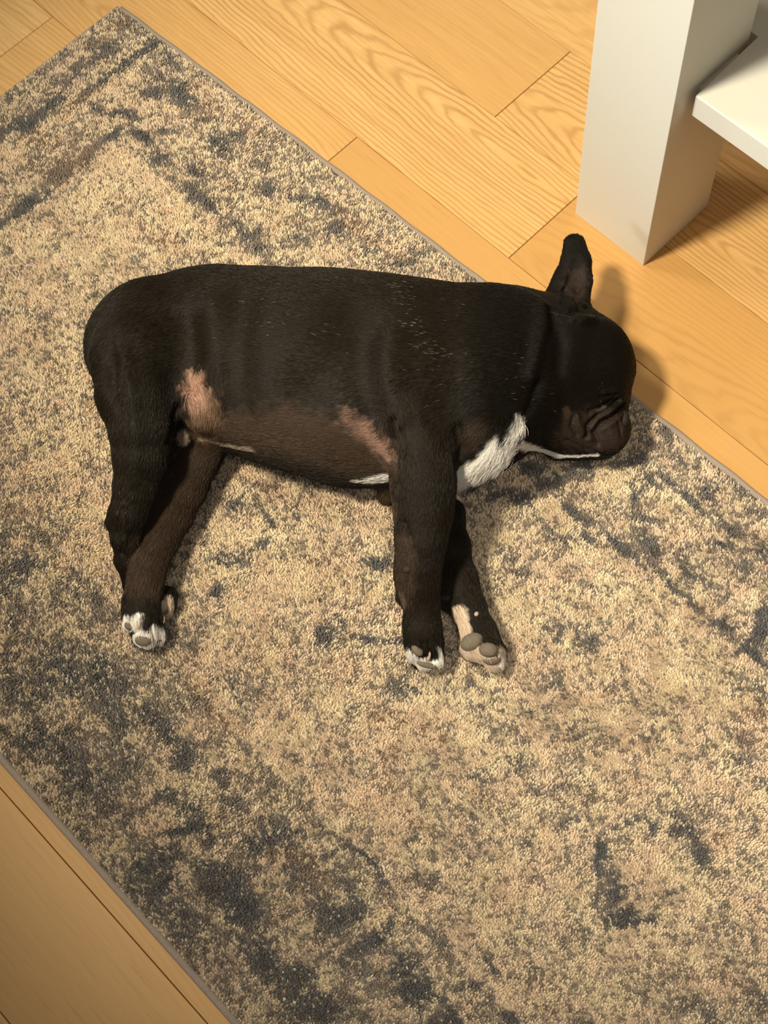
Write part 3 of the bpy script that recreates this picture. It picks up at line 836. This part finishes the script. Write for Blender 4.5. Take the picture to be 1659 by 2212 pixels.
# creases (depth < 0) and ridges (> 0) of the hide: (polyline in the photo, width m, height m)
RELIEF = [
    ([(1278, 888), (1298, 880), (1328, 868)], .0022, -.0032), ([(1282, 897), (1300, 886), (1326, 878)], .0025, .0016),
    ([(1340, 866), (1318, 884), (1290, 902), (1272, 925), (1268, 948)], .0026, -.0045), ([(1350, 876), (1325, 897), (1300, 914), (1283, 936), (1287, 962)], .0028, -.0052),
    ([(1345, 872), (1320, 892), (1295, 908), (1277, 930)], .0030, .0032), ([(1352, 890), (1330, 910), (1305, 925)], .0028, .0030), ([(1240, 905), (1238, 925), (1246, 945)], .0024, -.0026),
    ([(1320, 935), (1335, 950), (1340, 970)], .0050, .0030), ([(1225, 955), (1260, 972), (1300, 985)], .0025, -.0028), ([(1300, 992), (1330, 985), (1352, 962)], .0020, -.0030),
    ([(1335, 905), (1345, 925), (1342, 945)], .0020, -.0022), ([(1250, 905), (1256, 925), (1270, 950)], .0028, .0022), ([(1310, 850), (1335, 845), (1352, 852)], .0030, .0022), ([(1300, 858), (1335, 855)], .0018, -.0018),
    ([(1175, 660), (1172, 700), (1165, 760), (1150, 810)], .0070, .0050), ([(1195, 680), (1215, 740), (1210, 800)], .0080, -.0035), ([(1185, 665), (1230, 672), (1275, 660)], .0035, -.0045),
    ([(1255, 690), (1285, 690)], .0050, .0040), ([(1246, 620), (1248, 645), (1256, 665)], .0035, -.0050), ([(1207, 652), (1212, 620), (1222, 590)], .0022, .0022), ([(1216, 655), (1222, 625)], .0022, -.0022), ([(1262, 690), (1250, 682), (1235, 690)], .0030, .0025),
    ([(522, 640), (514, 720), (508, 800), (512, 880)], .0190, -.0070), ([(402, 690), (404, 760), (396, 820)], .0180, -.0110), ([(385, 830), (380, 900), (368, 950)], .0040, -.0050),
    ([(680, 830), (735, 760), (765, 690)], .0300, -.0085), ([(845, 730), (836, 790), (842, 850), (856, 900)], .0150, .0050), ([(785, 740), (780, 820), (800, 880)], .0180, -.0050),
    ([(845, 910), (850, 960), (846, 1010)], .0040, -.0060), ([(860, 930), (868, 975)], .0030, -.0035),
    ([(270, 760), (285, 860), (292, 950), (290, 1040)], .0070, .0030), ([(235, 720), (240, 800), (255, 880)], .0080, -.0040), ([(262, 1090), (270, 1140), (268, 1170)], .0030, .0022), ([(250, 1125), (252, 1160), (262, 1200)], .0022, -.0028),
    ([(274, 1100), (280, 1135)], .0022, -.0022), ([(870, 1130), (882, 1165), (888, 1195)], .0026, -.0030), ([(990, 930), (1000, 975), (990, 1010)], .0060, -.0060),
    ([(1165, 830), (1150, 880), (1135, 905)], .0060, -.0035), ([(560, 610), (600, 590), (640, 590)], .0030, .0015),
    ([(960, 640), (970, 760), (975, 860)], .0200, -.0040),
    ([(306, 1332), (303, 1350), (297, 1366), (284, 1372)], .0018, -.0045), ([(331, 1348), (334, 1370), (337, 1392)], .0015, -.0030), ([(318, 1352), (316, 1340)], .0015, -.0015),
    ([(908, 1390), (912, 1408), (922, 1424)], .0016, -.0030), ([(926, 1388), (932, 1410), (934, 1432)], .0016, -.0035), ([(1036, 1375), (1036, 1400), (1046, 1416)], .0018, -.0035),
    ([(1046, 1418), (1064, 1417), (1080, 1416)], .0016, -.0030), ([(1073, 1396), (1079, 1415), (1082, 1436)], .0014, -.0030), ([(363, 1292), (366, 1318)], .0014, -.0030),
]
for line_, w_, h_ in RELIEF:
    pts = [on_body(*p) for p in line_]
    d = seg_dist(BV, pts)
    m = d < 3 * w_
    BV[m] += BN[m] * (h_ * np.exp(-(d[m] / w_) ** 2))[:, None]
# slight loose-skin unevenness
BV += BN * (0.0008 * (fbm(BV[:, 0] * 45 + BV[:, 2] * 30, BV[:, 1] * 45 + BV[:, 2] * 20, 91, 2) - .5))[:, None]
BV[:, 2] = np.maximum(BV[:, 2], RUG_Z - .001)
BN = vnormals(BV, BF)
PX, PY = proj(BV)

# ---- markings of the coat, placed on the body
BLACK = np.array([0.0108, 0.0076, 0.0043])
WHITE = np.array([0.80, 0.76, 0.70]); PINK = np.array([0.44, 0.255, 0.185]); BRN = np.array([0.042, 0.026, 0.016]); PALE = np.array([0.60, 0.47, 0.36]); DKSKIN = np.array([0.030, 0.0195, 0.0145])
TAN = np.array([0.34, 0.26, 0.19])
MARKS = [  # colour, polyline, half-width m, edge softness m, strength
    (BRN, [(620, 940), (720, 975), (820, 1010)], .030, .022, .9), (BRN, [(480, 930), (560, 950)], .020, .020, .8),
    (BRN, [(430, 975), (395, 1060), (350, 1160), (320, 1240)], .026, .010, .85),
    (DKSKIN, [(1290, 925), (1250, 940), (1320, 940)], .022, .014, .8), (BRN, [(1226, 888), (1232, 896)], .003, .003, .9), (PALE * .2, [(1292, 884), (1312, 881)], .0015, .002, .5),
    (DKSKIN, [(1240, 640), (1246, 600)], .012, .012, .7),
    (BRN * 3, [(440, 880), (446, 915), (436, 940)], .016, .014, .85), (PINK * .88, [(416, 828), (424, 868)], .0115, .014, .9),
    (PINK * .85, [(785, 930), (812, 960), (838, 988)], .0035, .008, .62), (PINK * .5, [(750, 905), (785, 932), (825, 968)], .009, .012, .5),
    (PALE * .55, [(435, 952), (500, 967), (545, 975)], .003, .003, .9), (TAN, [(396, 946), (402, 958)], .007, .003, .9),
    (WHITE, [(806, 1042), (834, 1036)], .0085, .004, 1, 1), (WHITE, [(775, 1042), (800, 1045)], .004, .003, .9, 1), (WHITE, [(780, 1044, .02), (850, 1050, .02)], .012, .003, .9, 1),
    (WHITE, [(1120, 915), (1108, 945), (1112, 958)], .009, .004, 1), (WHITE, [(1100, 965), (1070, 985), (1045, 1008), (1012, 1022), (1000, 1030)], .0120, .005, 1, 1), (WHITE, [(1075, 962), (1055, 985)], .008, .006, 1, 1), (WHITE, [(1090, 985, .05), (1045, 1025, .045), (985, 1045, .045)], .0185, .004, 1, 1),
    (WHITE, [(1125, 960), (1165, 976), (1205, 989)], .0048, .002, 1), (WHITE, [(1205, 989), (1245, 991), (1290, 998)], .0030, .002, .9),
    (WHITE, [(268, 1348), (284, 1352), (296, 1345)], .0085, .003, 1), (WHITE, [(292, 1388), (318, 1382), (345, 1382)], .0135, .004, 1), (WHITE, [(340, 1358), (346, 1375)], .004, .002, 1), (BLACK, [(314, 1340), (318, 1352)], .005, .003, 1), (PALE, [(300, 1352), (296, 1362)], .0022, .001, .8),
    (PALE, [(352, 1318), (358, 1330)], .009, .002, 1), (PALE, [(368, 1300), (372, 1318)], .005, .002, 1),
    (WHITE, [(880, 1420), (895, 1435), (925, 1440)], .0085, .002, .9), (WHITE, [(945, 1415), (948, 1440)], .007, .002, 1), (BLACK, [(925, 1390), (932, 1415)], .007, .003, 1),
    (PALE, [(988, 1325), (993, 1350), (1000, 1370)], .0085, .003, 1), (PALE * .9, [(1010, 1400), (1040, 1435), (1085, 1425)], .013, .003, 1), (WHITE, [(1086, 1425), (1090, 1442)], .004, .002, 1),
    (BRN, [(828, 1075), (845, 1100)], .012, .006, .9), (BRN, [(868, 1180), (870, 1230), (868, 1290)], .012, .008, .7), (TAN * .4, [(862, 1288), (866, 1300)], .005, .005, .5),
    (BRN, [(1015, 950), (1030, 940)], .012, .010, .6),
]


LEGP = [np.array(q) for q in up_leg[0][0]]


def off_leg(V):
    """1 away from the upper foreleg, 0 on it"""
    best = np.full(len(V), 9.0)
    for a, b in zip(LEGP[:-1], LEGP[1:]):
        v = b[:3] - a[:3]
        t = np.clip(((V - a[:3]) @ v) / (v @ v), 0, 1)
        q = V - (a[:3] + t[:, None] * v)
        q[:, 2] /= .85
        best = np.minimum(best, np.linalg.norm(q, axis=1) - (a[3] + (b[3] - a[3]) * t))
    return sstep(.001, .0035, best)


def coat_colour(V, noisy=True):
    C = np.tile(BLACK, (len(V), 1))
    nz = fbm(V[:, 0] * 260 + V[:, 2] * 200, V[:, 1] * 260, 101, 2) - .5
    off = off_leg(V)
    qx, qy = proj(V)
    C *= (1 - .55 * sstep(900, 1120, qx) * sstep(1060, 960, qy))[:, None]      # head and neck colour darkened to stand in for weaker light there
    for col, ln_, w_, s_, k_, ex in MARK3:
        d = seg_dist(V, ln_) + (nz * s_ * 1.1 if noisy else 0)
        a = (k_ * sstep(w_ + s_ * .5, w_ - s_ * .5, d))[:, None]
        if ex:
            a = a * off[:, None]
        C = C * (1 - a) + col * a
    return C


MARK3 = [(q[0], [on_body(*p) if len(p) == 2 else at(*p) for p in q[1]], q[2], q[3], q[4], len(q) > 5) for q in MARKS]
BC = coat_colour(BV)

dog = bpy.data.objects.new('dog', None)
COL.objects.link(dog)
base = at(700, 900, RUG_Z)
dog.location = (float(base[0]), float(base[1]), RUG_Z)
dog.empty_display_size = 0.1
tag(dog, 'black short-haired dog with white chest and toes lying asleep on its side on the rug', 'dog')

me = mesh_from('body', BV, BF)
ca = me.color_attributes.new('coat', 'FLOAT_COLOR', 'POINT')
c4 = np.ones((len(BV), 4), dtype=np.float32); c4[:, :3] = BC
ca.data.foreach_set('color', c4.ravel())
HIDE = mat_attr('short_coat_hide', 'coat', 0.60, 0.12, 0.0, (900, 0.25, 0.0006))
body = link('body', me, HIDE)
child(body, dog)

# ---- coat hair
FLOW = []   # (point, direction): the lie of the hair
def fl(lst):
    for a, b in zip(lst[:-1], lst[1:]):
        p, q = on_body(*a), on_body(*b)
        v = q - p
        for t_ in np.linspace(0, 1, 4):
            FLOW.append(np.r_[p + v * t_, v / (np.linalg.norm(v) + 1e-9)])
fl([(1150, 660), (1000, 650), (850, 640), (700, 620), (550, 610), (400, 620), (300, 680), (220, 740)])
fl([(1150, 760), (1000, 760), (850, 760), (700, 750), (550, 740), (420, 740), (300, 760), (230, 820)])
fl([(1150, 850), (1000, 870), (940, 900)]); fl([(820, 850), (700, 870), (580, 880), (520, 860)]); fl([(820, 990), (700, 970), (600, 950), (500, 940)])
fl([(860, 880), (905, 950), (915, 1050), (912, 1150), (905, 1250), (912, 1350), (925, 1430)])
fl([(1000, 880), (960, 960), (970, 1060)]); fl([(970, 1120), (985, 1240), (1030, 1350), (1065, 1430)])
fl([(290, 800), (300, 920), (295, 1040), (270, 1140), (275, 1220)]); fl([(430, 990), (380, 1090), (330, 1190), (310, 1290), (310, 1390)]); fl([(425, 830), (450, 870), (440, 930)])
fl([(1340, 790), (1270, 760), (1190, 730)]); fl([(1330, 900), (1260, 870), (1190, 840), (1130, 830)]); fl([(1330, 960), (1260, 960), (1180, 955), (1110, 940)])
fl([(1230, 645), (1238, 600), (1238, 520)]); fl([(1120, 910), (1090, 960), (1040, 1010), (995, 1040)])
FLOW = np.array(FLOW)


def grow(n, lift, length, rad, mask=None, gain=1.0, seed=5, brighten=None, jitter=.25):
    rg = np.random.default_rng(seed)
    A0, A1, A2, A3 = [BV[BF[:, k]] for k in range(4)]
    area = np.linalg.norm(np.cross(A2 - A0, A3 - A1), axis=1)
    cen = (A0 + A1 + A2 + A3) / 4
    area = area * (cen[:, 2] > RUG_Z + .002)
    if mask is not None:
        area = area * mask(cen)
    f = rg.choice(len(BF), n, p=area / area.sum())
    u, v = rg.random((2, n, 1))
    P0 = (A0[f] * (1 - u) + A1[f] * u) * (1 - v) + (A3[f] * (1 - u) + A2[f] * u) * v
    Nn = BN[BF[f, 0]]
    # direction by inverse-distance weights
    dirs = np.zeros((n, 3))
    for s in range(0, n, 20000):
        d2 = ((P0[s:s + 20000, None, :] - FLOW[None, :, :3]) ** 2).sum(-1) + 1e-5
        w = 1 / d2 ** 2
        dirs[s:s + 20000] = (w[..., None] * FLOW[None, :, 3:]).sum(1)
    dirs += (rg.random((n, 3)) - .5) * jitter * np.linalg.norm(dirs, axis=1)[:, None] * 2
    dirs -= Nn * (dirs * Nn).sum(1)[:, None]
    dirs /= np.linalg.norm(dirs, axis=1)[:, None] + 1e-9
    L = length * (.6 + .8 * rg.random(n))[:, None]
    px_, py_ = proj(P0)
    L = L * np.where((px_ > 1170) & (py_ < 1010) & ((py_ < 655) | (px_ > 1215)), .45, 1.0)[:, None]     # finer on ear and face
    lf = lift * (.5 + rg.random(n))[:, None]
    pts = np.zeros((n, 4, 3))
    for j, t_ in enumerate((0, .33, .67, 1)):
        pts[:, j] = P0 + dirs * L * t_ + Nn * (lf * L * (t_ - .55 * t_ * t_) + .0001)
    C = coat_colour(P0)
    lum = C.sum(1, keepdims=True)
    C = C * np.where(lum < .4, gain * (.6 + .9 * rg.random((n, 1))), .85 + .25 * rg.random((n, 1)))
    if brighten is not None:
        C[:] = brighten
    r = np.array([1, .95, .75, .25])[None, :] * rad * (.7 + .6 * rg.random((n, 1)))
    return pts, r, np.clip(C, 0, 1)


HAIR = mat_attr('short_hair', 'tint', 0.45, 0.22)
pts, r, C = grow(170000, .22, .0052, .00016, gain=1.35)
o = strands('short_coat', pts, r, C, HAIR); child(o, dog); tag(o, kind='stuff')


def near(lines, w, off=False):
    segs = [[on_body(*p) for p in l] for l in lines]
    def m(c):
        d = np.full(len(c), 9.0)
        for s_ in segs:
            d = np.minimum(d, seg_dist(c, s_))
        return (d < w).astype(float) * (off_leg(c) if off else 1)
    return m


pts, r, C = grow(9000, 1.15, .0115, .00016, near([[(1115, 925), (1105, 955), (1070, 990), (1040, 1015), (1005, 1030)]], .014, True), seed=7, jitter=.35)
o = strands('chest_ruff', pts, r, C, HAIR); child(o, dog); tag(o, 'white tufted chest fur', kind='stuff')
pts, r, C = grow(85, .20, .0042, .00013, near([[(868, 612), (885, 660), (893, 700), (925, 740), (960, 760)]], .011), seed=9, jitter=.15, brighten=np.array([.24, .20, .145]))
o = strands('white_flecks', pts, r, C, HAIR); child(o, dog); tag(o, 'stray pale hairs over the shoulder', kind='stuff')
pts, r, C = grow(110, .30, .0045, .00014, near([[(950, 720), (940, 820), (1010, 700)], [(250, 1130), (400, 1000)], [(1150, 800), (1290, 860)], [(450, 660), (700, 760)], [(310, 1250), (330, 1256)]], .03), seed=19, brighten=np.array([.20, .17, .125]))
o = strands('stray_flecks', pts, r, C, HAIR); child(o, dog); tag(o, kind='stuff')

# ---- pads, claws, nose
PADM = mat_plain('grey_paw_pad', (0.155, 0.125, 0.090), 0.75, 0.3, (700, 0.5, 0.001), (300, 0.25))
DPADM = mat_plain('dark_wrist_pad', (0.024, 0.018, 0.013), 0.7, 0.25, (700, 0.5, 0.001), (300, 0.3))
CLAWM = mat_plain('pale_claw', (0.42, 0.31, 0.23), 0.35, 0.5)
NOSEM = mat_plain('black_nose_leather', (0.016, 0.011, 0.010), 0.6, 0.2, (1200, 0.6, 0.001))


def blob(name, px, py, rx, ry, thick, ang, mat, parent, sink=.55, taper=0.0, z=None):
    """a cushion-shaped lump lying on the hide, its long side at a picture angle"""
    c = on_body(px, py) if z is None else at(px, py, z)
    s = depth(c) / F_PX
    i = int(np.argmin(((BV - c) ** 2).sum(1)))
    n = BN[i] * .6 - M[:, 2] * .4; n = n / np.linalg.norm(n)
    a = math.radians(ang)
    u = M[:, 0] * math.cos(a) + M[:, 1] * math.sin(a)
    u = u - n * (u @ n); u /= np.linalg.norm(u)
    v = np.cross(n, u)
    V, Fs = [], []
    nu, nv = 22, 12
    for i_ in range(nv + 1):
        ph = math.pi * i_ / nv
        for j in range(nu):
            th = 2 * math.pi * j / nu
            sx = math.sin(ph) ** .8 * math.cos(th); sy = math.sin(ph) ** .8 * math.sin(th); sz = math.cos(ph)
            k = 1 - taper * sx
            V.append(c + u * (sx * rx * s) + v * (sy * ry * s * k) + n * (sz * thick - thick * sink))
    for i_ in range(nv):
        for j in range(nu):
            j2 = (j + 1) % nu
            Fs.append((i_ * nu + j, (i_ + 1) * nu + j, (i_ + 1) * nu + j2, i_ * nu + j2))
    o = poly_obj(name, V, Fs, mat)
    child(o, parent)
    return o


for q in [(279, 1357, 11, 10, .004, 50), (308, 1389, 19, 13, .0045, 0), (344, 1389, 6, 8, .003, 80),            # brown hind paw
          (897, 1409, 16, 11, .004, 50), (921, 1441, 23, 8, .004, 14),                                              # upper fore paw
          (1013, 1386, 19, 27, .007, 60), (1052, 1402, 21, 17, .007, 10), (1064, 1432, 21, 12, .006, 4),            # lower fore paw
          (357, 1327, 6, 7, .003, 60)]:
    blob('paw_pad', *q, PADM, dog, .55)
for q in [(875, 1232, 10, 13, .005, 80), (960, 1292, 9, 14, .005, 80)]:
    blob('carpal_pad', *q, DPADM, dog, .5)
for q in [(301, 1356, 3.0, 9, .002, 15), (331, 1386, 3.5, 6, .002, 0), (930, 1418, 4, 11, .0025, 10), (1081, 1420, 5, 9, .003, 10), (1091, 1440, 3, 10, .0025, -5), (358, 1338, 3, 8, .002, 0), (372, 1318, 3, 7, .002, 0), (1030, 1322, 5, 6, .002, 30)]:
    blob('claw', *q, CLAWM, dog, .2)
blob('nose', 1354, 905, 10, 19, .006, 8, NOSEM, dog, .2)

# ---- a crumb by the rug
V, Fs = [], []
c = at(861, 474, 0.0012)
rr = random.Random(3)
for i in range(7):
    for j in range(10):
        ph, th = math.pi * i / 6, 2 * math.pi * j / 10
        k = .8 + .4 * rr.random()
        V.append((c[0] + .0022 * k * math.sin(ph) * math.cos(th), c[1] + .0014 * k * math.sin(ph) * math.sin(th), c[2] + .0012 * math.cos(ph)))
for i in range(6):
    for j in range(10):
        Fs.append((i * 10 + j, (i + 1) * 10 + j, (i + 1) * 10 + (j + 1) % 10, i * 10 + (j + 1) % 10))
tag(poly_obj('crumb', V, Fs, mat_plain('dark_crumb', (0.03, 0.018, 0.01), 0.8, 0.2)), 'tiny dark brown crumb lying on the oak floor at the rug edge', 'crumb')
